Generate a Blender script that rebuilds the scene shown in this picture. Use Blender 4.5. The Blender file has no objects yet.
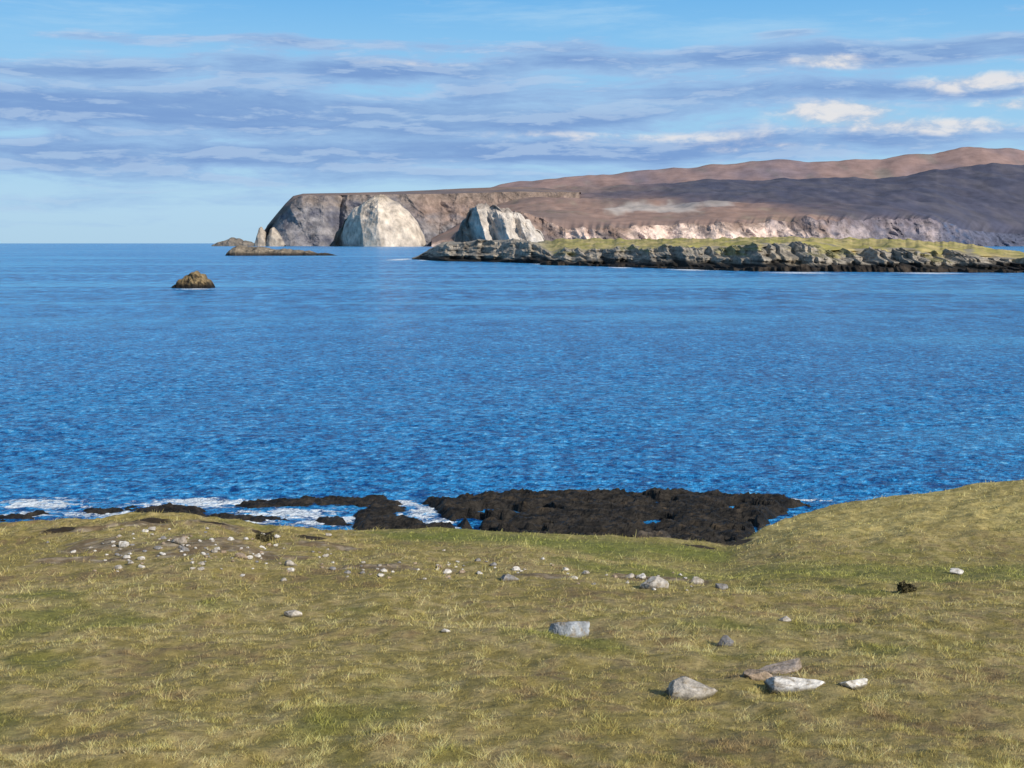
import bpy, math, random
import numpy as np
from mathutils import Vector
random.seed(7); rng = np.random.default_rng(7)
scene = bpy.context.scene; COL = scene.collection
F = 1407.0; PITCH = math.radians(5.725); CZ = 20.0
# ------------------------------------------------------------------ noise
_p = rng.permutation(256); _p = np.concatenate([_p, _p, _p])
_g = rng.normal(size=(256, 3)); _g /= np.linalg.norm(_g, axis=1)[:, None]
def perlin(x, y, z):
    x, y, z = np.broadcast_arrays(np.asarray(x, float), np.asarray(y, float), np.asarray(z, float))
    xi = np.floor(x).astype(int); yi = np.floor(y).astype(int); zi = np.floor(z).astype(int)
    xf = x-xi; yf = y-yi; zf = z-zi
    xi &= 255; yi &= 255; zi &= 255
    f = lambda t: t*t*t*(t*(t*6-15)+10)
    u, v, w = f(xf), f(yf), f(zf)
    def c(i, j, k):
        h = _p[_p[_p[xi+i]+yi+j]+zi+k]
        g = _g[h]
        return g[..., 0]*(xf-i)+g[..., 1]*(yf-j)+g[..., 2]*(zf-k)
    l = lambda a, b, t: a+(b-a)*t
    return l(l(l(c(0,0,0), c(1,0,0), u), l(c(0,1,0), c(1,1,0), u), v),
             l(l(c(0,0,1), c(1,0,1), u), l(c(0,1,1), c(1,1,1), u), v), w)*1.5
def fbm(x, y, z, o=4, gain=.5):
    s = 0; a = 1; t = 0
    for i in range(o):
        s = s+a*perlin(x*2**i+i*17.3, y*2**i+i*9.1, z*2**i+i*5.7); t += a; a *= gain
    return s/t
def ridged(x, y, z, o=4, gain=.5):
    s = 0; a = 1; t = 0
    for i in range(o):
        s = s+a*(1-2*np.abs(perlin(x*2**i+i*17.3, y*2**i+i*9.1, z*2**i+i*5.7))); t += a; a *= gain
    return s/t
def facet(p, q, n, size, seed, stretch=1.6):
    """craggy faceting: the upper envelope of many tilted pyramids"""
    r_ = np.random.default_rng(int(seed*1000)); p0, p1, q0, q1 = p.min(), p.max(), q.min(), q.max()
    out_ = np.zeros(p.shape)
    for i in range(n):
        cp, cq = r_.uniform(p0, p1), r_.uniform(q0, q1); th = r_.uniform(-.6, .6); s = size*r_.uniform(.6, 1.6); h = r_.uniform(.45, 1)
        a = (p-cp)*math.cos(th)+(q-cq)*math.sin(th); b = -(p-cp)*math.sin(th)+(q-cq)*math.cos(th)
        a = np.where(a > 0, a*r_.uniform(.5, 1.6), a*r_.uniform(.5, 1.6)); b = np.where(b > 0, b*r_.uniform(.5, 1.6), b*r_.uniform(.5, 1.6))
        out_ = np.maximum(out_, h-np.maximum(np.abs(a)/s, .0)*.8-np.abs(b)/(s*stretch)*.5)
    return out_
def sstep(a, b, x):
    t = np.clip((x-a)/(b-a), 0, 1); return t*t*(3-2*t)
def lerp(a, b, t): return a+(b-a)*t
def ca(*c): return np.array(c)
def smooth1(a, k):
    return np.convolve(np.pad(a, (k, k), mode='edge'), np.ones(2*k+1)/(2*k+1), mode='valid')
# ------------------------------------------------------------------ camera geometry
def ray(px, py):
    x = (px-512)/F; u = -(py-384)/F
    return np.array([x, math.cos(PITCH)+u*math.sin(PITCH), -math.sin(PITCH)+u*math.cos(PITCH)])
def P(px, py, d):
    r = ray(px, py); r = r*(d/r[1]); return np.array([r[0], r[1], CZ+r[2]])
def sea_pt(px, py):
    r = ray(px, py); t = CZ/-r[2]; return r*t+np.array([0, 0, CZ])
# ------------------------------------------------------------------ mesh helpers
def mesh_obj(name, V, Fc, mat, parent=None, col=None, smooth=True):
    V = np.asarray(V, np.float32); Fc = np.asarray(Fc, np.int32)
    me = bpy.data.meshes.new(name); k = Fc.shape[1]
    me.vertices.add(len(V)); me.vertices.foreach_set('co', V.ravel())
    me.loops.add(Fc.size); me.loops.foreach_set('vertex_index', Fc.ravel())
    me.polygons.add(len(Fc)); me.polygons.foreach_set('loop_start', np.arange(0, Fc.size, k, dtype=np.int32))
    me.polygons.foreach_set('use_smooth', np.full(len(Fc), smooth))
    me.update(calc_edges=True)
    if col is not None:
        for nm, c in col.items():
            ca_ = me.color_attributes.new(nm, 'FLOAT_COLOR', 'POINT')
            c = np.concatenate([np.clip(c, 0, 1), np.ones((len(c), 1))], 1).astype(np.float32)
            ca_.data.foreach_set('color', c.ravel())
    me.materials.append(mat)
    o = bpy.data.objects.new(name, me); COL.objects.link(o)
    if parent: o.parent = parent
    return o
def gridf(r, c):
    i = np.arange(r-1)[:, None]*c+np.arange(c-1)[None, :]
    return np.stack([i, i+1, i+c+1, i+c], -1).reshape(-1, 4)
def tag(o, label, cat, group=None, kind=None):
    o['label'] = label; o['category'] = cat
    if group: o['group'] = group
    if kind: o['kind'] = kind
    return o
def empty(name, loc=(0, 0, 0)):
    o = bpy.data.objects.new(name, None); o.location = loc; COL.objects.link(o); return o
# ------------------------------------------------------------------ node helpers
class NT:
    def __init__(s, t): s.t = t; t.nodes.clear()
    def n(s, ty, **kw):
        nd = s.t.nodes.new(ty)
        for k, v in kw.items(): setattr(nd, k, v)
        return nd
    def put(s, sock, v):
        if isinstance(v, bpy.types.NodeSocket): s.t.links.new(v, sock)
        else: sock.default_value = v
    def m(s, op, a, b=0.0, c=None):
        nd = s.n('ShaderNodeMath', operation=op); s.put(nd.inputs[0], a); s.put(nd.inputs[1], b)
        if c is not None: s.put(nd.inputs[2], c)
        return nd.outputs[0]
    def mr(s, v, a, b, c=0.0, d=1.0, smooth=True):
        nd = s.n('ShaderNodeMapRange'); nd.interpolation_type = 'SMOOTHSTEP' if smooth else 'LINEAR'
        s.put(nd.inputs[0], v)
        for i, q in enumerate((a, b, c, d)): s.put(nd.inputs[1+i], q)
        return nd.outputs[0]
    def mix(s, f, a, b, bt='MIX'):
        nd = s.n('ShaderNodeMix', data_type='RGBA', blend_type=bt)
        s.put(nd.inputs[0], f)
        for i, q in ((6, a), (7, b)):
            if isinstance(q, tuple): q = (*q, 1.0) if len(q) == 3 else q
            s.put(nd.inputs[i], q)
        return nd.outputs[2]
    def noise(s, vec, scale, detail=4, rough=.55, dist=0.0):
        nd = s.n('ShaderNodeTexNoise'); s.put(nd.inputs['Vector'], vec)
        nd.inputs['Scale'].default_value = scale; nd.inputs['Detail'].default_value = detail
        nd.inputs['Roughness'].default_value = rough; nd.inputs['Distortion'].default_value = dist
        return nd.outputs[0]
    def xyz(s, x, y, z):
        nd = s.n('ShaderNodeCombineXYZ')
        for i, q in enumerate((x, y, z)): s.put(nd.inputs[i], q)
        return nd.outputs[0]
    def sep(s, v):
        nd = s.n('ShaderNodeSeparateXYZ'); s.put(nd.inputs[0], v); return nd.outputs
    def scalev(s, v, sc):
        nd = s.n('ShaderNodeVectorMath', operation='MULTIPLY'); s.put(nd.inputs[0], v); nd.inputs[1].default_value = sc; return nd.outputs[0]
    def ramp(s, f, stops):
        nd = s.n('ShaderNodeValToRGB'); s.put(nd.inputs[0], f); e = nd.color_ramp.elements
        while len(e) < len(stops): e.new(.5)
        for el, (p, c) in zip(e, stops): el.position = p; el.color = (*c, 1)
        return nd.outputs[0]
    def bump(s, h, strength, dist):
        nd = s.n('ShaderNodeBump'); s.put(nd.inputs['Height'], h); s.put(nd.inputs['Strength'], strength); nd.inputs['Distance'].default_value = dist
        return nd.outputs[0]
def new_mat(name):
    m = bpy.data.materials.new(name); m.use_nodes = True
    t = NT(m.node_tree)
    out = t.n('ShaderNodeOutputMaterial'); b = t.n('ShaderNodeBsdfPrincipled')
    t.t.links.new(b.outputs[0], out.inputs[0])
    return m, t, b, out
def vcol_mat(name, scale, contrast, rough=.9, bump=0, bdist=1, spec=.2, stretch=(1, 1, 1)):
    m, t, b, o = new_mat(name)
    at = t.n('ShaderNodeAttribute', attribute_name='Col')
    pos = t.n('ShaderNodeTexCoord').outputs['Object']
    n1 = t.noise(t.scalev(pos, stretch), scale, 8, .65)
    f = t.mr(n1, .25, .75, 1-contrast, 1+contrast, False)
    c = t.mix(1.0, at.outputs['Color'], t.xyz(f, f, f), 'MULTIPLY')
    t.put(b.inputs['Base Color'], c); b.inputs['Roughness'].default_value = rough
    b.inputs['Specular IOR Level'].default_value = spec
    if bump: t.put(b.inputs['Normal'], t.bump(n1, bump, bdist))
    return m
M_cliff = vcol_mat('cliff_rock', .02, .65, .95, 1.0, 14, stretch=(1, 1, .9))
M_moor = vcol_mat('moor_slope', .006, .3, .95, .4, 10)
M_island_rock = vcol_mat('island_rock', .16, .7, .9, 1.0, 2.5, stretch=(1, 1, 1.5))
M_island_turf = vcol_mat('island_turf', .05, .35, .95, .5, 2)
M_shore = vcol_mat('shore_rock_wet', 1.8, .9, .6, 1.0, .3, spec=.25, stretch=(.8, 1, 1.6))
M_ground = vcol_mat('turf_soil', 6.0, .45, .95, .9, .06)
M_stone = vcol_mat('field_stone', 9.0, .55, .9, .9, .05)
M_leaf = vcol_mat('heather_leaf', 8.0, .3, .8)
# ------------------------------------------------------------------ camera, light, world
cam = bpy.data.cameras.new('camera'); camo = bpy.data.objects.new('camera', cam); COL.objects.link(camo)
camo.location = (0, 0, CZ); camo.rotation_euler = (math.pi/2-PITCH, 0, 0)
cam.sensor_width = 36; cam.lens = F/1024*36; cam.clip_start = .1; cam.clip_end = 120000
scene.camera = camo
AZ, EL = math.radians(44), math.radians(29)
S = Vector((math.sin(AZ)*math.cos(EL), -math.cos(AZ)*math.cos(EL), math.sin(EL)))
sl = bpy.data.lights.new('sun', 'SUN'); sl.energy = 4.9; sl.angle = math.radians(.5); sl.color = (1, .94, .84)
so = bpy.data.objects.new('sun', sl); so.rotation_euler = S.to_track_quat('Z', 'Y').to_euler(); COL.objects.link(so)
scene.view_settings.view_transform = 'Standard'; scene.view_settings.look = 'None'; scene.view_settings.exposure = 0
W = bpy.data.worlds.new('World'); scene.world = W; W.use_nodes = True
t = NT(W.node_tree)
out = t.n('ShaderNodeOutputWorld'); bg = t.n('ShaderNodeBackground'); t.t.links.new(bg.outputs[0], out.inputs[0])
sky = t.n('ShaderNodeTexSky', sky_type='NISHITA'); sky.sun_disc = False
sky.sun_elevation = EL; sky.sun_rotation = math.atan2(S.x, S.y)
STR = .1; bg.inputs[1].default_value = STR
g = t.n('ShaderNodeTexCoord').outputs['Generated']; sx, sy, sz = t.sep(g)
u = t.m('ARCTAN2', sx, sy); v = sz
def el(py): return math.sin(math.atan((384-py)/F)-PITCH)
def az(px): return math.atan((px-512)/F)
K = 1/STR
def rad(r, gg, b):
    l = lambda c: ((c/255+.055)/1.055)**2.4*K
    return (l(r), l(gg), l(b))
vn = t.mr(v, 0, .25, 0, 1, False)
rmp = t.ramp(vn, [(0, (.45, .67, .85)), (.10, (.44, .68, .88)), (.3, (.34, .62, .88)), (.55, (.24, .55, .88)), (.7, (.14, .45, .85)), (1, (.09, .34, .77))])
rs = t.n('ShaderNodeVectorMath', operation='SCALE'); t.put(rs.inputs[0], rmp); rs.inputs['Scale'].default_value = K
skyc = t.mix(t.mr(v, .2, .6, .92, .0), sky.outputs[0], rs.outputs[0])
wob = t.noise(t.xyz(t.m('MULTIPLY', u, 7), t.m('MULTIPLY', v, 16), 1.3), 1, 2)
v2 = t.m('ADD', v, t.m('MULTIPLY', t.m('SUBTRACT', wob, .5), .014))
def cl(su, sv, seed, det=6, rough=.58, dv=0.0):
    return t.noise(t.xyz(t.m('MULTIPLY', u, su), t.m('MULTIPLY', t.m('ADD', v2, dv), sv), seed), 1, det, rough, .2)
n1 = cl(11.5, 70, 2.2, 7, .62); n1b = cl(11.5, 70, 2.2, 5, .62, .005); n2 = cl(42, 100, 7.7, 5, .6)
def blobs(lst, vv):
    s = None
    for px, py, w, h, k in lst:
        a = t.m('MULTIPLY', t.m('SUBTRACT', u, az(px)), F/w); b = t.m('MULTIPLY', t.m('SUBTRACT', vv, el(py)), F/h)
        q = t.m('MULTIPLY', t.m('EXPONENT', t.m('MULTIPLY', t.m('ADD', t.m('MULTIPLY', a, a), t.m('MULTIPLY', b, b)), -1.0)), k)
        s = q if s is None else t.m('ADD', s, q)
    return s
bands = [(280, 44, 320, 7, .7), (330, 71, 270, 14, 1.1), (780, 60, 260, 13, 1.1), (1010, 55, 110, 11, .9), (130, 112, 320, 21, 1.15), (470, 119, 270, 16, 1.05), (700, 94, 220, 12, .8), (600, 152, 330, 14, 1.0), (130, 156, 340, 15, 1.1), (970, 98, 150, 12, .85), (890, 140, 190, 11, .8), (30, 80, 90, 8, .8), (780, 39, 30, 4, .7), (480, 181, 600, 10, .6), (100, 204, 320, 10, .6), (60, 226, 300, 7, .4)]
dens = t.m('ADD', t.m('MULTIPLY', t.m('MINIMUM', blobs(bands, v2), 1.15), .74), t.m('MULTIPLY', t.m('SUBTRACT', n1, .5), 1.6))
mask = t.mr(dens, .17, .50, 0, .94)
lit = t.mr(t.m('SUBTRACT', n1, n1b), .0, .11)
thick = t.mr(dens, .34, .9)
cc = t.mix(thick, rad(154, 190, 230), rad(122, 157, 209))
cc = t.mix(t.m('MULTIPLY', lit, .45), cc, rad(192, 213, 237))
lowp = t.mr(v, el(205), el(165), .5, 1)
c1 = t.mix(t.m('MULTIPLY', mask, lowp), skyc, cc)
puffs = [(832, 117, 66, 13, 1.15), (826, 68, 40, 9, 1.05), (975, 90, 66, 10, 1.0), (940, 133, 80, 8, 1.0), (640, 136, 170, 7, .65), (1010, 112, 50, 8, .75), (420, 62, 120, 4, .4), (760, 150, 90, 6, .5)]
pm = blobs(puffs, v2)
pd = t.m('ADD', pm, t.m('MULTIPLY', t.m('SUBTRACT', n2, .5), 1.5))
pmask = t.m('MULTIPLY', t.mr(pd, .2, 1.0, 0, .93), t.mr(pm, .08, .5))
c2 = t.mix(pmask, c1, t.mix(t.mr(n2, .36, .60), rad(176, 194, 220), rad(232, 230, 231)))
cirr = t.m('MULTIPLY', t.mr(cl(5, 40, 11.1, 6, .65), .46, .72), t.mr(v, el(60), el(20), .2, .6))
c3 = t.mix(cirr, c2, rad(178, 214, 241))
t.put(bg.inputs[0], c3)
# ------------------------------------------------------------------ foreground ground
ex_px = [-300, 0, 60, 100, 150, 210, 250, 262, 280, 330, 430, 520, 600, 680, 725, 745, 770, 800, 830, 900, 960, 1024, 1150, 1400]
ex_py = [530, 526, 523, 520, 515, 518, 524, 530, 528, 532, 533, 535, 539, 543, 547, 541, 529, 517, 508, 498, 490, 482, 474, 468]
ex_d = np.interp(ex_px, [-300, 500, 730, 830, 1400], [50, 50, 52, 57, 60])
EX = np.array([P(a, b, d) for a, b, d in zip(ex_px, ex_py, ex_d)])
def G(x, y, detail=True):
    x = np.asarray(x, float); y = np.asarray(y, float)
    xe = x*52/np.maximum(y, 30)
    xs = EX[:, 0]*52/EX[:, 1]
    yE = np.interp(xe, xs, EX[:, 1]); zE = np.interp(xe, xs, EX[:, 2])
    rt = sstep(6, 14, xe)
    z44 = np.minimum(lerp(zE+.85, 9.75+.0*xe, rt), 11)
    def seg(y0, z0, y1, z1): return z0+(z1-z0)*np.clip((y-y0)/(y1-y0), 0, 1)
    z = np.where(y < 15, seg(-1, 18.4, 15, 14.2), np.where(y < 32, seg(15, 14.2, 32, 12.02), 0))
    z = np.where((y >= 32) & (y < 44), 12.02+(z44-12.02)*np.clip((y-32)/12, 0, 1), z)
    tt = np.clip((y-44)/(yE-44), 0, 1)
    z = np.where((y >= 44), z44+(zE-z44)*(tt*tt*(3-2*tt)*rt+tt*(1-rt)), z)
    over = np.clip(y-yE, 0, None)
    z = z-np.where(over > 0, .04*over**2*np.exp(-over/6)+np.maximum(0, over-.8)*.55, 0)
    z = np.maximum(z, -2.5)
    if detail:
        k = sstep(4, 12, y)*np.exp(-over/4)*(.6+.4*sstep(0, 4, np.abs(y-yE)))
        z = z+k*(.22*fbm(x/3.2, y/3.2, 1.1, 3)+.12*fbm(x/.8, y/.8, 4.2, 3))
        z = z+k*rt*sstep(44, 50, y)*.16*fbm(x/1.5, y/1.8, 3.7, 3)
        left = sstep(-4, -7, xe)*sstep(40, 44, y)*np.exp(-over/4)
        z = z+left*(.24*ridged(x/1.6, y/1.2, 2.2, 4)-.14)
        z = z+(1-np.exp(-over/4))*.8*fbm(x/3, y/3, 8.8, 4)
    return z
def ground_pt(px, py):
    r = ray(px, py); ts = np.arange(6, 75, .05)
    X = r[0]*ts; Y = r[1]*ts; Z = CZ+r[2]*ts
    k = np.argmax(Z < G(X, Y)); return np.array([X[k], Y[k], float(G(X[k:k+1], Y[k:k+1])[0])])
def to_px(x, y): return 512+F*x/(np.maximum(y, 5)*1.03)
BARE = [(95, 548, 45, 12), (200, 542, 105, 19), (270, 556, 80, 10), (400, 568, 110, 7), (650, 578, 65, 9), (770, 676, 45, 10), (110, 527, 90, 8), (225, 526, 50, 8), (262, 533, 10, 5), (540, 574, 70, 6), (80, 560, 60, 6), (330, 545, 60, 5)]
BP = [(ground_pt(a, b), c, d) for a, b, c, d in BARE]
def bare_mask(x, y):
    m = np.zeros_like(x)
    for p, w, h in BP:
        rx = w/F*p[1]; ry = h*p[1]**2/(F*8.5)
        m = np.maximum(m, np.exp(-((x-p[0])/rx)**2-((y-p[1])/ry)**2))
    n = fbm(x/.8, y/1.3, 3.3, 5, .65)
    return sstep(.42, .82, m+n*1.25)*sstep(.1, .35, m)
def turf_col(x, y):
    n1 = fbm(x/2.6, y/3.4, 6.6, 4); n2 = fbm(x/.4, y/.55, 9.2, 3); n3 = fbm(x/7, y/9, 2.7, 3)
    straw = ca(.67, .52, .235); olive = ca(.42, .335, .11); green = ca(.235, .25, .05); brown = ca(.28, .19, .09)
    px = to_px(x, y)
    g = sstep(.04, .5, n1+n3*.8)
    strip = np.exp(-((y-48.5)/3.0)**2)*sstep(330, 460, px)*(1-sstep(715, 745, px))
    dip = np.exp(-((y-39.5)/5)**2)*sstep(520, 800, px)*.8
    gold = sstep(46, 52, y)*sstep(735, 780, px)
    c = lerp(olive, straw, sstep(-.22, .35, n2+n3*.5+.06)[..., None])
    c = lerp(c, green, (g*.75)[..., None])
    c = lerp(c, brown, (sstep(.06, .4, n2*.7-n1*.6)*.8)[..., None])
    c = lerp(c, ca(.23, .275, .045), (np.clip(strip+dip, 0, 1)*.75)[..., None])
    c = lerp(c, lerp(ca(.50, .40, .14), ca(.84, .67, .26), sstep(-.35, .35, n2+.5*n1)[..., None]), (gold*.85)[..., None])
    return c
gx = np.concatenate([np.linspace(-75, -30, 120, False), np.linspace(-30, 30, 520), np.linspace(30, 75, 120)[1:]])
gy = np.concatenate([np.linspace(-20, 11, 60, False), np.linspace(11, 64, 480), np.linspace(64, 130, 120)[1:]])
XX, YY = np.meshgrid(gx, gy); ZZ = G(XX, YY)
tc = turf_col(XX, YY)*.55
bm_ = bare_mask(XX, YY)
soil = lerp(ca(.17, .12, .065), ca(.38, .31, .22), sstep(-.1, .5, fbm(XX/.35, YY/.35, 5.5, 3))[..., None])
tc = lerp(tc, soil, bm_[..., None])
peat = np.zeros_like(XX)
PEAT = [(263, 535, 14, .7), (738, 543, 16, .8), (905, 588, 9, .5), (700, 546, 20, .5), (150, 522, 26, .5), (215, 523, 18, .5), (60, 530, 24, .4), (310, 537, 20, .4)]
for a, b, w, h in PEAT:
    p = ground_pt(a, b); peat = np.maximum(peat, np.exp(-((XX-p[0])/(w/F*p[1]))**2-((YY-p[1])/h)**2))
tc = lerp(tc, ca(.04, .028, .017), sstep(.3, .6, peat+.5*fbm(XX/.4, YY/.4, 2.2, 3))[..., None])
tc = lerp(ca(.06, .05, .04), tc, sstep(3, 6, ZZ)[..., None])
gr = mesh_obj('ground', np.stack([XX, YY, ZZ], -1).reshape(-1, 3), gridf(len(gy), len(gx)), M_ground, col={'Col': tc.reshape(-1, 3)})
tag(gr, 'sloping coastal turf in the foreground falling away to the shore', 'ground', kind='structure')
# grass blades
NB = 720000
d = 1/rng.uniform(1/62, 1/11.5, NB)
x = rng.uniform(-1, 1, NB)*(.45*d+1.5); y = d
keep = rng.random(NB) > .95*bare_mask(x, y)
cl_n = fbm(x/.17, y/.25, 12.5, 3); cl_m = fbm(x/.8, y/1.1, 15.5, 3)
keep &= rng.random(NB) < .3+1.1*sstep(-.25, .3, cl_n+.25*cl_m)
for a, b, w, h in PEAT:
    p = ground_pt(a, b); keep &= ~(np.exp(-((x-p[0])/(w/F*p[1]))**2-((y-p[1])/h)**2) > .45)
x, y, cl_n, cl_m = x[keep], y[keep], cl_n[keep], cl_m[keep]; n = len(x)
z = G(x, y)
hgt = (.018+.034*rng.random(n)**2)*(.65+1.35*sstep(.0, .4, cl_n))*(.7+.8*sstep(-.2, .4, cl_m))*lerp(1, 1.7, sstep(15, 50, y))
tall = rng.random(n) < .008; hgt = np.where(tall, hgt*1.8, hgt)
wid = np.maximum(.0065, .00045*y)*(.6+.8*rng.random(n))
th = rng.uniform(0, 2*np.pi, n); dx = np.cos(th)*wid/2; dy = np.sin(th)*wid/2
lx = rng.normal(.3, .85, n)*hgt; ly = rng.normal(0, .85, n)*hgt
A = np.stack([x-dx, y-dy, z-.01], -1); B = np.stack([x+dx, y+dy, z-.01], -1); C = np.stack([x+lx, y+ly, z+hgt], -1)
tuft = (.42+1.15*sstep(-.3, .3, cl_n))*(.8+.36*sstep(-.3, .35, cl_m))
c = turf_col(x, y)*((1.05+.34*rng.normal(size=n)).clip(.4, 1.7)*tuft)[:, None]
c = lerp(c, ca(.76, .62, .33), (np.where(tall, .5, .0)+.35*(rng.random(n) < .3)*sstep(-.1, .4, cl_n))[:, None])
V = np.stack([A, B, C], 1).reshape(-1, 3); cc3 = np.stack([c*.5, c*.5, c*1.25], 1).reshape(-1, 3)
m, t, b, o = new_mat('grass_blade')
at = t.n('ShaderNodeAttribute', attribute_name='Col'); t.put(b.inputs['Base Color'], at.outputs['Color'])
b.inputs['Roughness'].default_value = .85; b.inputs['Specular IOR Level'].default_value = .1
tr = t.n('ShaderNodeBsdfTranslucent'); t.put(tr.inputs[0], at.outputs['Color'])
ms = t.n('ShaderNodeMixShader'); ms.inputs[0].default_value = .35
t.t.links.new(b.outputs[0], ms.inputs[1]); t.t.links.new(tr.outputs[0], ms.inputs[2]); t.t.links.new(ms.outputs[0], o.inputs[0])
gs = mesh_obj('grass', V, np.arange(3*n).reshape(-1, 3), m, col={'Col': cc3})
tag(gs, 'short olive and straw coloured grass covering the foreground slope', 'grass', kind='stuff')
# ------------------------------------------------------------------ sea
rr = 1/np.linspace(1/68, 1/75000, 780); aa = np.radians(np.linspace(-45, 45, 1150))
R, A_ = np.meshgrid(rr, aa, indexing='ij'); X = R*np.sin(A_); Y = R*np.cos(A_)
amp = np.clip(1-R/1300, 0, 1)*(.75+.5*sstep(-.3, .3, fbm(X/28, Y/20, 7.5, 3)))
Z = amp*(.16*fbm(X/7, Y/4.2, .5, 3)+.18*ridged(X/1.8+.4*fbm(X/9, Y/9, 1.5, 2), Y/1.5, 3.5, 4)-.07)
foam = np.zeros_like(X)
FO = [(45, 504, 70, 7), (20, 515, 50, 6), (110, 514, 70, 5), (215, 503, 90, 7), (285, 514, 80, 8), (335, 521, 60, 7), (240, 519, 60, 7), (420, 513, 30, 11), (440, 524, 20, 8), (400, 503, 25, 4), (170, 506, 60, 5), (560, 521, 40, 4), (612, 518, 40, 5), (690, 510, 30, 4), (520, 508, 25, 3), (640, 530, 40, 3), (800, 500, 35, 2.0),
      (400, 259.5, 16, 1.4), (425, 260, 10, 1), (548, 264, 20, 1.4), (620, 267.5, 16, 1), (690, 269.7, 28, 1.4), (800, 272.8, 45, 1.3), (930, 273.2, 45, 1.2), (195, 289, 26, 1)]
for a, bb, w, h in FO:
    p = sea_pt(a, bb); rx = w/F*p[1]; ry = h*p[1]**2/(F*CZ)
    foam = np.maximum(foam, np.exp(-(((X-p[0])/rx)**2+((Y-p[1])/ry)**2)))
m, t, b, o = new_mat('sea_water')
pos = t.n('ShaderNodeTexCoord').outputs['Object']; px_, py_, pz_ = t.sep(pos)
pf = t.xyz(px_, py_, 0.0)
dist = py_
na = t.noise(t.scalev(pf, (1, 1.1, 1)), 1.3, 4, .68, .2); nb = t.noise(t.scalev(pf, (1, 1., 1)), .5, 5, .70, .2)
nc = t.noise(t.scalev(pf, (1, 1., 1)), .19, 5, .70); nd_ = t.noise(t.scalev(pf, (1.4, .7, 1)), .08, 5, .70)
ne = t.noise(t.scalev(pf, (.25, 1, 1)), .010, 5, .62); nf = t.noise(t.scalev(pf, (1, .8, 1)), .0024, 4, .6)
wa = t.mr(dist, 150, 420, 1, .2); wc = t.mr(dist, 120, 500, .35, 1)
h = t.m('ADD', t.m('ADD', t.m('MULTIPLY', t.m('MULTIPLY', na, .4), wa), nb), t.m('MULTIPLY', t.m('MULTIPLY', nc, 1.8), wc))
wfar = t.mr(dist, 150, 700, 0, 1)
near_ = t.m('ADD', t.m('MULTIPLY', na, .5), t.m('MULTIPLY', nb, .5)); far_ = t.m('ADD', t.m('MULTIPLY', nc, .5), t.m('MULTIPLY', nd_, .5))
mixn = t.m('ADD', t.m('MULTIPLY', near_, t.m('SUBTRACT', 1.0, t.m('MULTIPLY', wfar, .8))), t.m('MULTIPLY', far_, t.m('MULTIPLY', wfar, .8)))
mixn = t.m('ADD', mixn, t.m('MULTIPLY', t.m('SUBTRACT', nd_, .5), .12))
f1 = t.mr(mixn, .42, .57)
colw = t.mix(f1, (.0015, .048, .20), (.030, .30, .66))  # ripple shading painted in: dark troughs, paler crests
colw = t.mix(t.mr(mixn, .55, .63, 0, .85), colw, (.24, .57, .83))  # glints on the ripples, painted into the base colour
band = t.mr(t.m('ADD', t.m('MULTIPLY', ne, .6), t.m('MULTIPLY', nf, .4)), .48, .58)
colw = t.mix(t.m('MULTIPLY', band, t.mr(dist, 180, 500, .22, .62)), colw, (.09, .41, .71))
fa = t.n('ShaderNodeAttribute', attribute_name='Foam'); fs = t.sep(fa.outputs['Vector'])[0]
fn = t.noise(t.scalev(pf, (.7, 1, 1)), .8, 7, .74, .8)
fm = t.mr(t.m('ADD', fs, t.m('MULTIPLY', t.m('SUBTRACT', fn, .5), 3.2)), .60, .92)
fm = t.m('MULTIPLY', fm, t.mr(fs, .05, .3))
t.put(b.inputs['Base Color'], t.mix(fm, colw, (.74, .79, .83)))
t.put(b.inputs['Roughness'], t.mr(fm, 0, 1, .2, .8)); b.inputs['Specular IOR Level'].default_value = .2; b.inputs['IOR'].default_value = 1.33
t.put(b.inputs['Normal'], t.bump(h, t.mr(dist, 200, 3000, 1.0, .6), 1.1))
sea = mesh_obj('sea', np.stack([X, Y, Z], -1).reshape(-1, 3), gridf(len(rr), len(aa)), m, col={'Foam': np.repeat(foam.reshape(-1, 1), 3, 1)})
tag(sea, 'deep blue rippled sea reaching to the horizon', 'sea', kind='structure')
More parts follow.
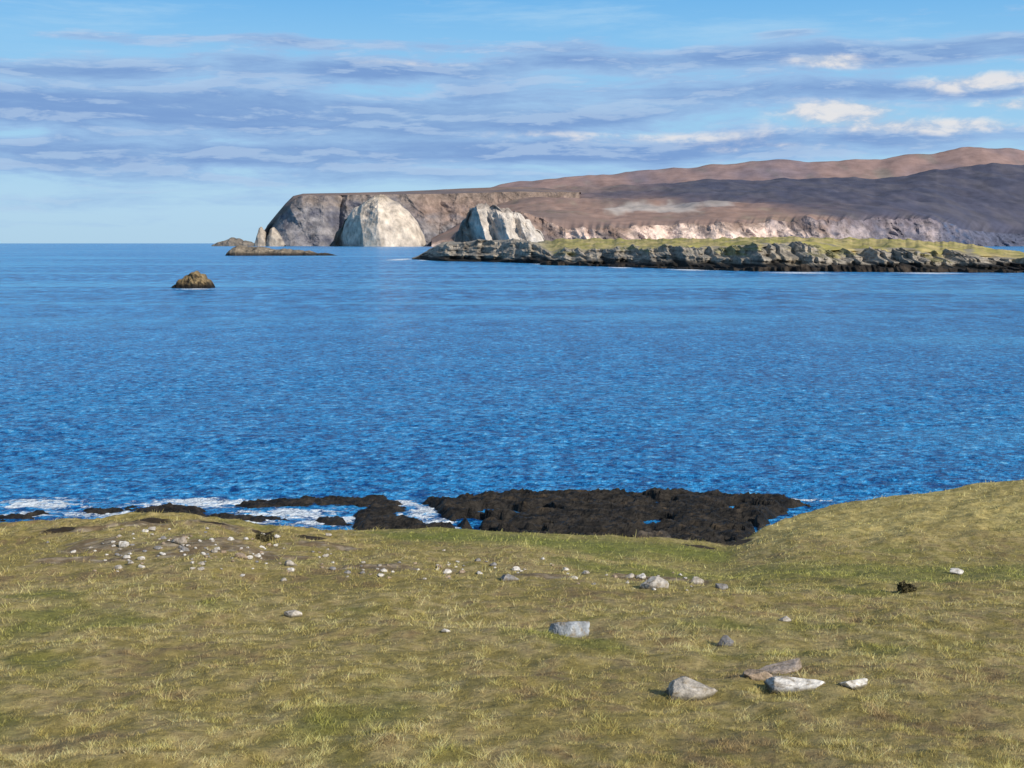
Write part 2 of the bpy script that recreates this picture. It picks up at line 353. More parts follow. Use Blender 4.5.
# ------------------------------------------------------------------ far land: lofts; distance haze is mixed into the moor and hill colours
def prof(pts, px, d):
    py = np.interp(px, [a for a, _ in pts], [b for _, b in pts])
    dd = np.broadcast_to(d, px.shape)
    return py, np.array([P(a, b, q)[2] for a, b, q in zip(px, py, dd)])
def loft(par, px, d, H, setback, ridge_d, ridge_z, colf, colm, mc, mm, nc=36, ni=60, A=30, L=80, seed=1, B=20, LB=400, back=1500, cname='cliff', mname='moorland', strata=.25, nf=0, fs=60, FA=1.6, fz=1.0, zL=1.2, sm=20, terr=0, shear=0.):
    d = np.broadcast_to(d, px.shape).astype(float)
    X0 = (px-512)/F*d*1.005; n = len(px)
    H = np.maximum(H, 1.0)
    tt = np.linspace(0, 1, nc)[:, None]
    z = -3+(H[None]+3)*tt; x = np.broadcast_to(X0[None], z.shape).copy()
    xs_ = x+shear*z
    g = ridged(xs_/L, z/(L*zL), seed, 5, .6); st = fbm(x/(L*3), z/(L*.22), seed+5., 3)
    taper = np.minimum(1, H/60)[None] if A > 8 else np.minimum(1, H/6)[None]
    prog = tt+0*z
    if terr:
        q = tt*terr+1.3*fbm(x/(L*4), 0*z, seed+6., 3); prog = lerp(tt, np.clip((np.floor(q)+sstep(.55, 1., q-np.floor(q))-1.3*fbm(x/(L*4), 0*z, seed+6., 3))/terr, -.1, 1.1), .8)
    y = d[None]+setback*prog*taper-A*g*taper*(1-.35*tt)+A*strata*st*taper
    fc = facet(xs_, z*fz, nf, fs, seed) if nf else 0*z
    y = y-A*FA*fc*taper*(1-.3*tt)
    x = x+A*.5*fbm(x/L, z/L, seed+9., 4)*taper
    z = z+A*.12*fbm(x/(L*.4), z/L, seed+3., 4)*tt*taper
    sh = g*.5+(fc-.45)*1.2
    Vc = np.stack([x, y, z], -1)
    o1 = mesh_obj(cname, Vc.reshape(-1, 3), gridf(nc, n), mc, par, {'Col': colf(x, y, z, tt*np.ones_like(z), sh, px[None]*np.ones_like(z)).reshape(-1, 3)}, smooth=False)
    s = np.linspace(0, 1, ni)[:, None]**1.4
    rd = np.broadcast_to(ridge_d, px.shape)[None]
    k = sstep(0, .12, s)
    yt = lerp(y[-1][None], smooth1(y[-1], sm)[None], k); zt = lerp(z[-1][None], smooth1(z[-1], sm)[None], k); xt = lerp(x[-1][None], (X0/d*smooth1(y[-1], sm))[None], k)
    yy = yt+(rd-yt)*s; xx = xt*(yy/yt)
    e = np.sin(np.pi*s)
    zz = zt+(ridge_z[None]-zt)*s+B*e*fbm(xx/LB, yy/LB, seed+2., 5)+B*.5*np.minimum(s*4, 1)*fbm(xx/(LB*.3), yy/(LB*.5), seed+4., 3)
    sb = np.linspace(0, 1, 8)[1:, None]
    yb = yy[-1][None]+back*sb; zb = zz[-1][None]*(1-sb**1.5)-10*sb; xb = xx[-1][None]*(yb/yy[-1][None])
    xx = np.concatenate([xx, xb]); yy = np.concatenate([yy, yb]); zz = np.concatenate([zz, zb]); ss = np.concatenate([s, 1+sb])*np.ones_like(zz)
    o2 = mesh_obj(mname, np.stack([xx, yy, zz], -1).reshape(-1, 3), gridf(len(zz), n), mm, par, {'Col': colm(xx, yy, zz, ss, px[None]*np.ones_like(zz)).reshape(-1, 3)})
    return o1, o2
# far hills
par = empty('hills')
tag(par, 'long reddish brown ridge of distant hills rising to the right', 'hills', kind='structure')
px = np.linspace(470, 1330, 420)
ridge = [(470, 192), (500, 185.5), (540, 179), (600, 174), (680, 168), (720, 164), (750, 160.5), (775, 159), (800, 161), (840, 161), (875, 159), (890, 156), (930, 152.5), (955, 148), (975, 147), (1000, 149.5), (1030, 152), (1330, 165)]
_, rz = prof(ridge, px, 15000.)
def cF(x, y, z, t_, g, p): return np.zeros(x.shape+(3,))+ca(.2, .15, .14)
def mF(x, y, z, s, p):
    n = fbm(x/900, y/1400, 4.1, 4); n2 = fbm(x/300, y/700, 7.1, 4)
    c = lerp(ca(.29, .195, .175), ca(.20, .16, .185), sstep(-.2, .4, n+.3*n2)[..., None])
    return lerp(c, ca(.20, .185, .155), sstep(.1, .5, n2)[..., None]*.6)
loft(par, px, 12000., np.full(len(px), 60.), 200, 15000., rz, cF, mF, M_cliff, M_moor, nc=6, ni=70, B=70, LB=1100, seed=3.3, cname='lower_slope', mname='hillside')
# headland
par = empty('headland'); tag(par, 'high brown headland ending in grey sea cliffs at its left tip', 'headland', kind='structure')
px = np.linspace(261, 580, 420)
top = [(261, 243), (264, 238), (268, 227), (272, 222), (278, 213), (283, 209), (288, 203), (292, 197), (297, 194.5), (306, 193.5), (318, 194.5), (340, 193.5), (380, 193), (420, 192.5), (470, 191), (520, 189.5), (580, 190)]
_, h1 = prof(top, px, 9000.)
_, r1 = prof([(261, 242.5), (270, 225), (288, 203), (296, 195), (306, 192.5), (340, 192), (380, 191), (420, 189.5), (470, 187), (520, 185.5), (545, 187), (580, 191)], px, 9600.)
def cH(x, y, z, t_, g, p):
    n = fbm((x+.6*z)/90, z/60, 3.1, 5)
    c = lerp(ca(.09, .09, .115), ca(.25, .23, .23), sstep(-.45, .5, n*1.2+.5*g)[..., None])
    gr_ = sstep(.2, .8, t_+.5*n)*sstep(395, 425, p)
    c = lerp(c, ca(.24, .17, .14), gr_[..., None])
    return lerp(c, ca(.21, .16, .13), (sstep(.65, 1, t_+.4*n)*.75)[..., None])
def mH(x, y, z, s, p):
    n = fbm(x/300, y/300, 5.2, 4)
    return lerp(ca(.23, .16, .13), ca(.16, .13, .13), sstep(-.3, .3, n)[..., None])
d1 = 9000+np.interp(px, [261, 272, 284, 300, 322, 340, 345, 425, 440, 460, 580], [420, 240, 100, 40, 0, 140, 60, 60, 160, 120, 200])
loft(par, px, d1, h1, 280, 9800., r1, cH, mH, M_cliff, M_moor, nc=70, ni=16, A=26, L=110, seed=1.7, B=4, nf=80, fs=130, FA=3.2, zL=.7, fz=1.5, shear=.5)
# moor with lower cliffs
par = empty('moorland_coast'); tag(par, 'broad brown moor above a band of pale low cliffs behind the island', 'coast', kind='structure')
px = np.linspace(432, 1330, 900)
top = [(432, 243), (450, 238), (470, 225), (520, 211), (545, 218), (560, 227), (600, 228.5), (640, 226.5), (690, 224), (740, 222), (800, 219.5), (850, 219), (890, 218), (920, 217), (945, 222), (962, 228), (985, 232), (1024, 234), (1330, 236)]
d2 = smooth1(6800+np.interp(px, [432, 560, 700, 820, 1000, 1330], [600, 0, 100, 200, 1500, 2600]), 25)+60*np.sin(px/17.)
_, h2 = prof(top, px, d2)
h2 = h2+34*fbm(px/16., 0, 2.7, 4)*np.clip(h2/60, 0, 1)*(1-.7*sstep(930, 1000, px))
_, r2 = prof([(432, 241), (450, 225), (470, 205), (500, 194), (540, 188), (600, 187), (640, 184), (680, 182.5), (710, 179.5), (760, 180), (820, 177.5), (870, 178.5), (900, 175), (930, 168.5), (960, 167.5), (985, 164), (1024, 164.5), (1330, 168)], px, 11000.)
def cL(x, y, z, t_, g, p):
    n = fbm(x/60, z/26, 8.1, 5); n3 = fbm(x/150, z/160, 1.9, 3)
    c = lerp(ca(.17, .135, .13), ca(.70, .53, .44), sstep(-.4, .4, n+.6*g+n3*1.3)[..., None])
    c = lerp(c, ca(.25, .17, .135), (sstep(.55, 1.0, t_+.6*n-.5*n3)*.9)[..., None])
    return lerp(c, ca(.085, .098, .15), (sstep(930, 975, p+20*n)*.95+.6*sstep(760, 860, p+110*n3)*(1-sstep(940, 975, p)))[..., None])  # right-hand cliffs darkened in colour to stand for cloud shadow
def mL(x, y, z, s, p):
    n = fbm(x/520, y/1300, 2.2, 4); n2 = fbm(x/170, y/500, 6.2, 5)
    c = lerp(ca(.31, .20, .16), ca(.215, .155, .135), sstep(-.3, .35, n+.3*n2)[..., None])
    c = lerp(c, ca(.27, .22, .145), (sstep(.05, .45, n2)*.5)[..., None])
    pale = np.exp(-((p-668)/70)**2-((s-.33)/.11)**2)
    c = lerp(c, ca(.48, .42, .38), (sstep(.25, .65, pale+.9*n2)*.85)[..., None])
    cloud_shade = np.maximum(sstep(-.15, .25, (p-690)/420+(s-.38)*.9+.3*n)*sstep(560, 690, p), np.exp(-((s-.72-.1*n)/.17)**2)*sstep(490, 620, p)*.8)  # cloud shadow across the slopes, painted into the moor colour
    c = lerp(c, lerp(ca(.058, .066, .108), ca(.085, .085, .115), sstep(-.2, .3, n2)[..., None]), (cloud_shade*.94)[..., None])
    return c
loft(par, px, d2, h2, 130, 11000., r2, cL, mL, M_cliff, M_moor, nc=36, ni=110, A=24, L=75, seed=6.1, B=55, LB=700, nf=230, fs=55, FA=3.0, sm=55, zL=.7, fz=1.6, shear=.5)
# bluffs, stacks, islets
def mound(name, pts, d, depth, mat, colf, n=90, rows=60, A=1., L=3., seed=1., parent=None, power=.5, plan=None, smooth=False, nf=30, fs=None, FA=1.5, jag=.0, shear=0.):
    px = np.linspace(pts[0][0], pts[-1][0], n); py, h = prof(pts, px, d); h = np.maximum(h, .02)
    if jag: h = np.maximum(.02, h+jag*fbm(px/(pts[-1][0]-pts[0][0])*14, 0, seed, 4)*np.minimum(1, h/(.3*h.max())))
    v = np.linspace(-1, 1, rows)[:, None]
    w = np.clip(h/h.max(), 0, 1)**.45
    s = np.clip(1-np.abs(v)**2.2, 0, 1)**power
    base = -.06*h.max()
    z = base+(h[None]-base)*s
    x = np.broadcast_to(((px-512)/F*d)[None], z.shape).copy()
    yl = depth*v*(.25+.75*w[None]); y = d+yl
    if plan:
        pxs = px[None]+shear*z/d*F
        y = y+np.interp(pxs, [a for a, _ in plan], [b for _, b in plan])*(v < .3)
    xs_ = x+shear*z
    g = ridged(xs_/L, z/(L*1.1)+yl/L*.4, seed, 5, .55); f = fbm(x/L, yl/L, z/L+seed, 4)
    fc = facet(xs_, z+yl*.5, nf, fs or L*1.3, seed, 1.3)
    e = np.minimum(1, h[None]/(.15*h.max()))*np.ones_like(z)
    y = y-A*(g+FA*2*(fc-.4))*e*np.sign(-v+1e-3)*(1-np.exp(-8*(1-np.abs(v))))*0.9
    x = x+A*.45*f*e; z = z+A*.3*fbm(x/L*1.7, yl/L*1.7, z/L+seed+4, 4)*e*(s > .02)
    c = colf(x, yl, z, z/h.max(), g*.5+(fc-.4), f)
    return mesh_obj(name, np.stack([x, y, z], -1).reshape(-1, 3), gridf(rows, n), mat, parent, {'Col': c.reshape(-1, 3)}, smooth)
def cB(x, y, z, t_, g, f):
    n = fbm(x/70, z/55, 2.5, 5); n2 = fbm(x/160, z/25, 7.5, 3)
    c = lerp(ca(.26, .225, .205), ca(.55, .465, .38), sstep(-.5, .35, n+.6*g)[..., None])
    c = lerp(c, ca(.22, .195, .18), (sstep(.1, .45, n2-.3*g)*.5)[..., None])
    return lerp(c, ca(.24, .19, .14), (sstep(.82, 1.02, t_+.2*n)*.7)[..., None])
def cB2(x, y, z, t_, g, f):
    n = fbm((x+.5*z)/50, z/50, 4.5, 5)
    c = lerp(ca(.15, .145, .16), ca(.53, .465, .40), sstep(-.4, .4, n+1.0*g)[..., None])
    return lerp(c, ca(.21, .165, .14), (sstep(.7, 1.0, t_+.35*n)*.75)[..., None])
o = mound('cliff_bluff', [(328, 246), (333, 240), (336, 231), (341, 226), (344, 218), (350, 213), (354, 208.5), (360, 205.5), (365, 201.5), (371, 199.5), (376, 196), (382, 194.5), (387, 196), (392, 199.5), (399, 202), (403, 206.5), (409, 211.5), (413, 217), (417, 222), (420, 229), (423, 236), (426, 246)], 8200., 250., M_cliff, cB, 180, 160, 16, 80, 2.3, power=.55, plan=[(328, 430), (352, 150), (368, 40), (386, 0), (426, 90)], nf=34, fs=100, FA=2.4, jag=7, shear=.12)
tag(o, 'tallest pale rounded rock bluff on the face of the far headland', 'cliff')
o = mound('cliff_bluff', [(450, 248), (453, 241), (455, 233), (459, 229), (462, 219), (466, 216), (469, 208), (474, 207), (478, 203.5), (486, 203), (490, 206), (496, 204.5), (501, 209), (508, 207.5), (513, 212.5), (520, 213), (525, 220), (530, 219.5), (535, 228), (541, 231), (545, 240), (550, 248)], 6400., 160., M_cliff, cB2, 180, 160, 17, 55, 5.9, power=.6, plan=[(440, 480), (468, 230), (474, 250), (489, 50), (498, 100), (512, 0), (522, 70), (528, 40), (545, 120), (600, 60)], nf=90, fs=48, FA=2.6, jag=14, shear=.3)
tag(o, 'flat topped pale cliff buttress right of the rounded bluff behind the low island', 'cliff')
def cS(x, y, z, t_, g, f): return lerp(ca(.16, .135, .12), ca(.42, .35, .28), sstep(-.4, .4, fbm(x/30, z/30, 2.5, 3)+.5*g)[..., None])
o = mound('sea_stack', [(256, 245), (258, 238), (259.5, 233), (261, 228), (263, 226.5), (265, 230), (266.5, 232), (268, 238), (270, 245)], 8500., 60., M_cliff, cS, 40, 40, 8, 40, 1.9)
tag(o, 'slender leftmost sea stack standing off the headland tip', 'sea stack')
o = mound('sea_stack', [(267, 245), (270, 236), (272, 229), (275, 227), (278, 230), (280, 233), (283, 239), (286, 245)], 8500., 70., M_cliff, cS, 40, 40, 9, 40, 3.9)
tag(o, 'second pale sea stack between the slender stack and the headland cliffs', 'sea stack')
def cD(x, y, z, t_, g, f): return lerp(ca(.08, .075, .075), ca(.20, .17, .14), sstep(-.3, .5, f+.5*g)[..., None])
o = mound('rock_islet', [(214, 245), (222, 241.5), (228, 240.5), (233, 237.5), (240, 238.5), (245, 240.5), (250, 241), (258, 245)], 8800., 80., M_cliff, cD, 70, 40, 10, 40, 4.4, jag=8)
tag(o, 'tiny dark islet on the horizon left of the headland tip', 'islet')
def cR(x, y, z, t_, g, f):
    c = lerp(ca(.07, .06, .05), ca(.23, .185, .135), sstep(-.35, .4, f+.7*g)[..., None])
    return lerp(ca(.03, .026, .024), c, sstep(.12, .4, t_)[..., None])
o = mound('rock_islet', [(228, 256.5), (231, 251), (236, 247.5), (242, 245), (252, 246), (262, 246.5), (272, 250), (285, 248.5), (300, 250.5), (320, 252.5), (332, 254), (342, 256.5)], 2260., 45., M_island_rock, cR, 170, 60, 3.2, 9, 6.4, nf=60, fs=12, jag=5)
tag(o, 'long low brown reef lying in front of the headland tip', 'islet')
def cK(x, y, z, t_, g, f):
    c = lerp(ca(.04, .032, .024), ca(.23, .165, .085), sstep(-.35, .6, f*.8+.9*g+t_*.25-.15)[..., None])
    return lerp(ca(.018, .015, .012), c, sstep(.14, .42, t_+.2*f)[..., None])
o = mound('rock_islet', [(172, 289), (174, 285.5), (178, 284), (180, 280), (184.5, 279), (186, 275.5), (191, 274.5), (193.5, 271.5), (199, 271), (201.5, 274), (205, 274.5), (207.5, 279), (211, 280), (213, 284.5), (216, 289)], 632., 8., M_island_rock,
    cK, 150, 120, .9, 2.2, 8.4, power=.55, nf=60, fs=2.4, FA=2.2, jag=1.1)
tag(o, 'lone brown pyramid shaped rock rising from open water at left', 'islet')
# low island
par = empty('island'); tag(par, 'low grassy island with grey rocky shore across the bay', 'island', kind='structure')
px = np.linspace(413, 1330, 1300)
bpy_ = np.interp(px, [413, 440, 500, 545, 600, 700, 760, 900, 1024, 1330], [259.5, 261, 262, 264, 265.5, 268.5, 270, 271, 271.5, 274])
dI = np.array([sea_pt(a, b)[1] for a, b in zip(px, bpy_)])+42*fbm(px/26., 0, 3.3, 4)
ctop = [(413, 259), (420, 255), (428, 252), (434, 247.5), (442, 245), (448, 242), (458, 242), (470, 241), (485, 240.5), (500, 241.5), (515, 241), (530, 244), (538, 246.5), (548, 250.5), (560, 251), (600, 250), (640, 246), (700, 248.5), (760, 244.5), (820, 246.5), (900, 250.5), (950, 252.5), (985, 255), (1024, 258.5), (1330, 260)]
_, hI = prof(ctop, px, dI+45)
hI = np.maximum(.6, hI+(9*fbm(px/13., 0, 7.7, 5)+5*fbm(px/45., 0, 1.7, 2))*np.minimum(1, np.maximum(hI, 0)/8)*(1-.7*sstep(960, 1000, px)))
gtop = [(413, 259), (422, 255), (430, 250.5), (437, 246.5), (445, 242.5), (455, 242), (463, 243), (480, 240.3), (495, 241.5), (520, 241), (532, 244), (540, 241), (560, 239), (600, 238.5), (650, 239.5), (700, 238.3), (780, 236.8), (820, 238.5), (850, 238), (900, 239.5), (950, 242), (968, 244.5), (985, 249), (1024, 253), (1330, 255)]
_, rI = prof(gtop, px, dI+230); rI = rI+2.2*fbm(px/12., 0, 9.7, 4)*(1-.7*sstep(960, 1000, px))
def cI(x, y, z, t_, g, p):
    n = fbm((x+z)/9, z/2.6, 4.4, 5); n3 = fbm(x/40, z/30, 6.4, 3)
    c = lerp(ca(.045, .04, .037), ca(.32, .28, .23), sstep(-.5, .45, n*1.25+.5*g+.3*t_+1.1*n3-.1)[..., None])
    c = lerp(c, ca(.36, .28, .18), (sstep(.1, .4, fbm(x/25, z/6, 2.4, 4))*.5)[..., None])
    c = lerp(c, ca(.26, .23, .09), (sstep(.15, .4, n3+.5*n+.6*(t_-.75))*sstep(.45, .7, t_)*sstep(545, 580, p)*.85)[..., None])
    return lerp(ca(.016, .014, .012), c, sstep(3.0, 7., z+4*n+4.5*n3)[..., None])
def mI(x, y, z, s, p):
    n = fbm(x/18, y/30, 4.9, 4)
    c = lerp(ca(.29, .26, .085), ca(.41, .33, .15), sstep(-.25, .3, n)[..., None])
    c = lerp(c, ca(.20, .18, .15), (sstep(.2, .38, fbm(x/14, y/18, 1.4, 4)+.5*sstep(.3, 0, s)-.12)*.9)[..., None])
    return lerp(ca(.24, .215, .18)*(1+.9*n[..., None]), c, sstep(528, 560, p+12*n)[..., None])
loft(par, px, dI, hI, 70, dI+230, rI, cI, mI, M_island_rock, M_island_turf, nc=46, ni=46, A=4.2, L=14, seed=2.9, B=4.0, LB=34, back=160, cname='rock_shore', mname='turf', strata=1.5, nf=480, fs=18.0, FA=3.6, fz=2.6, zL=.4, sm=9, terr=3., shear=1.0)
# dark tidal skirt
px = np.linspace(540, 1330, 900)
bp2 = np.interp(px, [540, 600, 700, 760, 900, 1024, 1330], [265, 266.5, 269.8, 271.5, 272.3, 272.8, 275])
dT = np.array([sea_pt(a, b)[1] for a, b in zip(px, bp2)])+24*fbm(px/18., 0, 4.3, 4)
hT = np.maximum(.2, 2.6+6.5*fbm(px/14., 0, 5.1, 5)+1.5*np.sin(px/60.))
def cT(x, y, z, t_, g, p): return lerp(ca(.012, .010, .009), ca(.05, .038, .028), sstep(-.2, .6, fbm(x/5, z/2, 3.8, 4)+.5*g)[..., None])
loft(par, px, dT, hT, 14, dT+46, hT*.5, cT, lambda x, y, z, s, p: cT(x, y, z, 0, 0*x, p), M_island_rock, M_island_rock, nc=12, ni=14, A=3., L=7, seed=9.2, B=1.8, LB=8, back=15, cname='tidal_rock', mname='tidal_ledge', nf=250, fs=8., FA=2., zL=.5, fz=2., sm=5)
# ------------------------------------------------------------------ shore rocks
def shore_rock(outline, top, seed, label, cell=.11, rough=.5, slope=1.2, pools=0., ragged=1.1, tint=(1, 1, 1)):
    """outline: footprint of the rock at sea level, carried onto the water plane"""
    poly = np.array([sea_pt(a, b)[:2] for a, b in outline])
    x0, y0 = poly.min(0)-1; x1, y1 = poly.max(0)+1
    n = int((x1-x0)/cell); m_ = int((y1-y0)/(cell*1.3))
    x, y = np.meshgrid(np.linspace(x0, x1, n), np.linspace(y0, y1, m_))
    inside = np.zeros(x.shape, bool); dm = np.full(x.shape, 1e9)
    for (ax, ay), (bx, by) in zip(poly, np.roll(poly, -1, 0)):
        cr = ((ay > y) != (by > y)) & (x < (bx-ax)*(y-ay)/(by-ay+1e-12)+ax); inside ^= cr
        L2 = (bx-ax)**2+(by-ay)**2; q = np.clip(((x-ax)*(bx-ax)+(y-ay)*(by-ay))/L2, 0, 1)
        dm = np.minimum(dm, np.hypot(x-ax-q*(bx-ax), y-ay-q*(by-ay)))
    sd = np.where(inside, dm, -dm)+.2+ragged*fbm(x/2.6, y/2.0, seed, 5, .6)
    sh = sstep(-.3, slope, sd)
    if pools: sh = sh*(1-sstep(.06, .18, fbm(x/4.5, y/3.2, seed+11, 3)*pools))
    bed = (x*.22+y*.97+1.4*fbm(x/7, y/5, seed+4, 3))/2.2; saw = bed-np.floor(bed)
    fc = facet(x, y, int(min(300, (x1-x0)*(y1-y0)/2.5)), 1.7, seed)
    z = -.6+(top+.6)*sh*(.58+.30*saw+.18*fc)+rough*sh*(ridged(x/2.6, y/1.3, seed+1, 6, .55)-.45)+.35*rough*sh*fbm(x/.4, y/.3, seed+2, 4)
    nn = fbm(x/1.1, y/.7, seed+6, 5, .6)
    cc_ = lerp(ca(.005, .0045, .004), ca(.030, .024, .018), sstep(-.2, .5, nn+.3*fc)[..., None])
    cc_ = lerp(cc_, ca(.08, .054, .028), (sstep(.15, .5, fbm(x/2.0, y/1.2, seed+8, 5, .6))*sstep(.3, .8, z)*.8)[..., None])*ca(*tint)
    o = mesh_obj('shore_rock', np.stack([x, y, z], -1).reshape(-1, 3), gridf(m_, n), M_shore, None, {'Col': cc_.reshape(-1, 3)}, smooth=False)
    return tag(o, label, 'rock', 'dark rocks along the water edge')
shore_rock([(420, 503), (450, 498), (520, 497), (600, 496), (690, 496), (740, 498), (785, 502), (815, 507), (790, 511), (765, 528), (745, 556), (640, 556), (520, 552), (470, 545), (462, 530), (440, 520)], .8, 1.3, 'largest black rock shelf below the grass edge at centre right', rough=.5, pools=1.35)
shore_rock([(222, 507), (245, 503), (280, 499), (340, 497), (385, 498), (420, 503), (395, 508), (350, 507), (300, 509), (250, 510)], .3, 4.3, 'flat black weedy reef in white foam left of the largest rock shelf', rough=.45, ragged=1.7)
shore_rock([(345, 517), (370, 508), (410, 508), (404, 518), (425, 526), (458, 526), (472, 540), (450, 550), (390, 545), (355, 534)], .45, 7.9, 'low black rock wedged between the flat reef and the largest shelf', rough=.45, ragged=1.5)
shore_rock([(134, 514), (155, 508), (180, 507), (206, 512), (216, 522), (180, 526), (145, 522)], .6, 10.3, 'humped brown black rock just above the left grass edge', rough=.5, ragged=1.5)
shore_rock([(74, 511), (110, 507), (140, 507), (155, 511), (120, 514), (90, 515)], .2, 13.1, 'thin dark ledge awash left of the humped rock', rough=.4, ragged=1.7)
shore_rock([(-60, 520), (0, 515), (40, 512), (72, 516), (40, 520), (0, 525)], .2, 16.7, 'low dark ledge awash at the far left edge of the water', rough=.4, ragged=1.7)
shore_rock([(200, 516), (240, 513), (285, 516), (300, 521), (260, 524), (215, 522)], .2, 18.1, 'broken dark ledge in the surf between the humped rock and the flat reef', rough=.4, ragged=1.7)
shore_rock([(300, 519), (325, 516), (350, 519), (358, 526), (320, 527)], .25, 21.7, 'small dark rock in the surf right below the flat reef', rough=.4, ragged=1.5)
shore_rock([(612, 552), (640, 545), (672, 547), (690, 556), (650, 562)], 1.3, 24.3, 'greyish brown boulder ledge at the front edge of the largest shelf', rough=.5, ragged=1.0, tint=(3.2, 3.2, 3.2))
# ------------------------------------------------------------------ stones
import bmesh
def ico(k):
    b_ = bmesh.new(); bmesh.ops.create_icosphere(b_, subdivisions=k, radius=1); b_.verts.ensure_lookup_table()
    r = np.array([v_.co[:] for v_ in b_.verts]), np.array([[q.index for q in f_.verts] for f_ in b_.faces]); b_.free(); return r
IC5, IC3 = ico(5), ico(3)
def stone(px, py, w, h, tone, label, group=None, peak=0., seed=None, sink=.1):
    sd = int(px*7+py*13) if seed is None else seed
    r_ = np.random.default_rng(sd)
    V0, F0 = IC5 if w >= 14 else IC3
    k = 13; N_ = r_.normal(size=(k, 3)); N_ /= np.linalg.norm(N_, axis=1)[:, None]; D = r_.uniform(.5, 1.0, k)
    dots = V0@N_.T
    rr_ = np.min(np.where(dots > .05, D[None]/np.maximum(dots, .05), 9), 1)
    rr_ = np.minimum(rr_, 1.25)
    V_ = V0*rr_[:, None]
    V_ = V_*(1+.08*fbm(V0[:, 0]*2+sd, V0[:, 1]*2, V0[:, 2]*2, 4)+.045*ridged(V0[:, 0]*6, V0[:, 1]*6+sd, V0[:, 2]*6, 3))[:, None]
    if peak: V_[:, 2] = V_[:, 2]+peak*np.maximum(0, .8-np.abs(V_[:, 0]+.1))*np.maximum(V_[:, 2], 0)
    g_ = ground_pt(px, py+h*.35); mpp = np.linalg.norm(g_-np.array([0, 0, CZ]))/F
    W_ = w*mpp*1.1; Hh = h*mpp
    lo, hi = V_.min(0), V_.max(0); V_ = (V_-(lo+hi)/2)/(hi-lo)
    dep = W_*r_.uniform(.55, .8)
    V_ = V_*np.array([W_, dep, Hh*1.5]); V_[:, 2] += Hh*sink
    c = np.array(tone)*(1+.7*fbm(V0[:, 0]*1.5+sd, V0[:, 1]*1.5, V0[:, 2]*1.5, 4)[:, None])
    c = lerp(c, ca(.20, .155, .10), (sstep(.02, .35, fbm(V0[:, 0]*2.5, V0[:, 1]*2.5+sd, V0[:, 2]*2.5, 4))*.75)[:, None])
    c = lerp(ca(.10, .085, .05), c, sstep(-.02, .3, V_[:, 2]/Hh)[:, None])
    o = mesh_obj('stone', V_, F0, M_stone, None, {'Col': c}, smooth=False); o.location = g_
    return tag(o, label, 'stone', group)
GREY = (.24, .235, .24); PALE = (.40, .365, .325); WHITE = (.58, .55, .51); TAN = (.33, .25, .185)
stone(569, 629, 37, 20, (.30, .32, .35), 'large blue grey boulder alone in the middle of the grass')
stone(690, 689, 50, 22, PALE, 'pointed pale boulder nearest the bottom, left of the white slab', peak=.9)
stone(781, 667, 44, 15, (.30, .25, .215), 'mottled brown grey slab above the white slab at lower right')
stone(757, 675, 26, 11, TAN, 'small tan stone touching the left end of the mottled slab')
stone(797, 684, 54, 11, WHITE, 'long flat white slab below the mottled brown slab')
stone(854, 684, 26, 7, WHITE, 'small flat white stone right of the long white slab')
stone(724, 642, 17, 12, (.19, .185, .19), 'dark grey stone up slope from the mottled slab')
stone(653, 583, 28, 14, PALE, 'biggest pale stone in the row crossing the middle of the slope')
stone(697, 581, 13, 9, PALE, 'pale squat stone just right of the biggest in the row')
stone(722, 587, 12, 6, GREY, 'flat grey stone at the right end of the stone row')
stone(641, 577, 9, 6, WHITE, 'little white stone tucked behind the biggest in the row')
stone(629, 576, 10, 5, PALE, 'little flat pale stone at the left end of the stone row')
stone(511, 577, 19, 8, GREY, 'grey stone with a white one resting behind it at centre')
stone(516, 569, 8, 5, WHITE, 'white pebble behind the grey stone at centre')
stone(293, 613, 17, 7, PALE, 'lone pale stone on open grass at left of centre')
stone(447, 572, 9, 6, WHITE, 'small white stone on its own left of the grey centre stone')
stone(446, 631, 9, 4, WHITE, 'flat white chip in the grass left of the large boulder')
stone(785, 619, 11, 5, PALE, 'small pale stone on open grass uphill of the dark grey stone')
stone(957, 572, 13, 6, WHITE, 'white stone in the green hollow at far right')
stone(124, 545, 9, 7, WHITE, 'upright white stone at the left end of the bare strip')
stone(118, 568, 8, 5, PALE, 'pale stone on grass below the left end of the bare strip')
stone(181, 541, 12, 8, (.36, .31, .26), 'biggest brownish stone on the bare strip at left')
stone(291, 563, 13, 7, PALE, 'pale stone at the right end of the bare strip')
stone(242, 556, 12, 6, TAN, 'tan stone in the middle of the bare strip')
r2_ = np.random.default_rng(5)
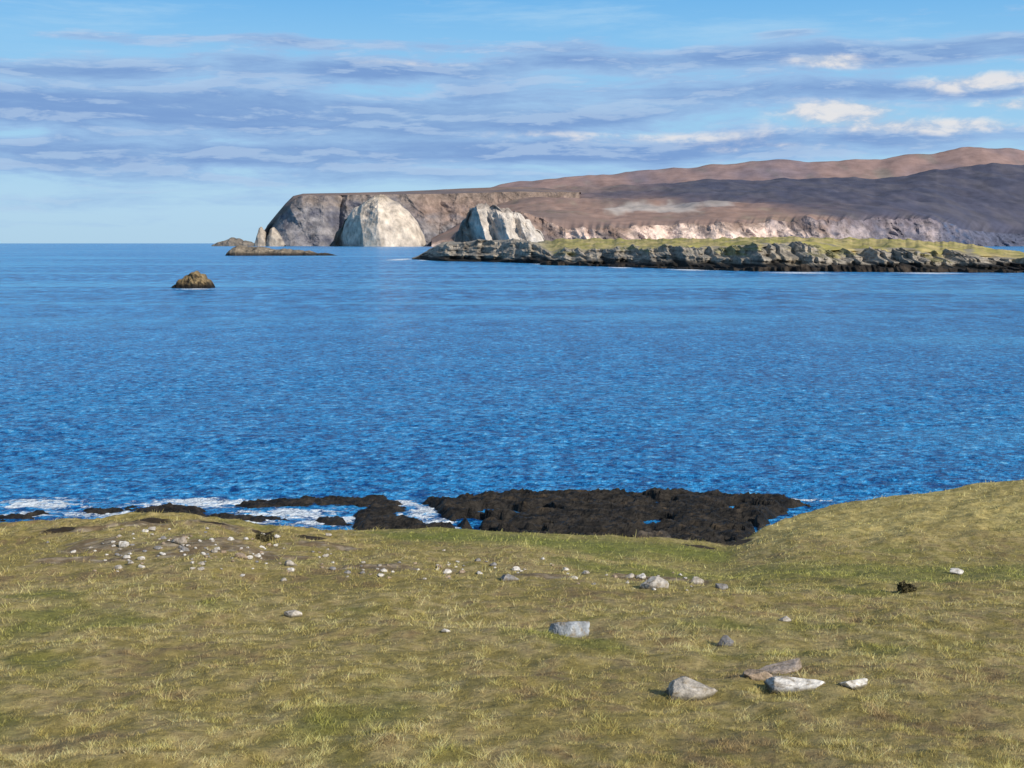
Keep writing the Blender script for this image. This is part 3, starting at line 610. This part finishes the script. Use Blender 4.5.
for a, b_, w, s_, cnt in ((205, 549, 120, 11, 120), (420, 568, 150, 6, 60), (650, 580, 55, 6, 24)):
    for i in range(cnt):
        px_s = a+r2_.normal()*w*.55; py_s = max(529, b_+r2_.normal()*s_); ww = 2.8+4.6*r2_.random()**2.2
        lab = {205: 'small pale stone among many strewn over the bare strip at left', 420: 'tiny pale stone in the thin line between bare strip and centre', 650: 'tiny stone scattered around the row crossing the middle slope'}[a]
        stone(px_s, py_s, ww, ww*.55, [PALE, TAN, WHITE, GREY, WHITE][i % 5], lab, 'small stones strewn on the turf', seed=100+i+a, sink=.16)
# dark low plants
def bush(px, py, w, h, label, seed):
    r_ = np.random.default_rng(seed); g_ = ground_pt(px, py+h*.5); mpp = g_[1]/F; n_ = 900
    q = r_.normal(size=(n_, 3)); q /= np.linalg.norm(q, axis=1)[:, None]; q *= r_.uniform(.3, 1.0, (n_, 1))
    q[:, 2] = np.abs(q[:, 2]); lum = 1+.5*fbm(q[:, 0]*1.6+seed, q[:, 1]*1.6, q[:, 2], 2)[:, None]+.35*np.sin(q[:, :1]*5+seed)
    ctr = q*lum*np.array([w*mpp/2, w*mpp/2, h*mpp])
    a_ = r_.normal(size=(n_, 3))*.035; b2 = r_.normal(size=(n_, 3))*.025
    V_ = np.stack([ctr-a_, ctr+a_, ctr+b2+np.array([0, 0, .05])], 1).reshape(-1, 3)
    c = np.repeat(ca(.07, .06, .03)*r_.uniform(.4, 2.0, (n_, 1)), 3, 0)
    root = empty('heather_bush', g_); tag(root, label, 'bush')
    mesh_obj('foliage', V_, np.arange(3*n_).reshape(-1, 3), M_leaf, root, {'Col': c})
    ns = 24; tip = ctr[:ns]*.9; b0 = tip*np.array([.15, .15, 0])-np.array([0, 0, .03]); wv = np.array([.012, 0, 0])
    Vs = np.stack([b0-wv, b0+wv, tip], 1).reshape(-1, 3)
    mesh_obj('stems', Vs, np.arange(3*ns).reshape(-1, 3), M_leaf, root, {'Col': np.tile(ca(.08, .05, .03), (3*ns, 1))})
bush(905, 588, 15, 8, 'small dark bush in the green hollow at right', 3)
bush(264, 538, 18, 6, 'dark clump at the notch in the left grass edge', 4)
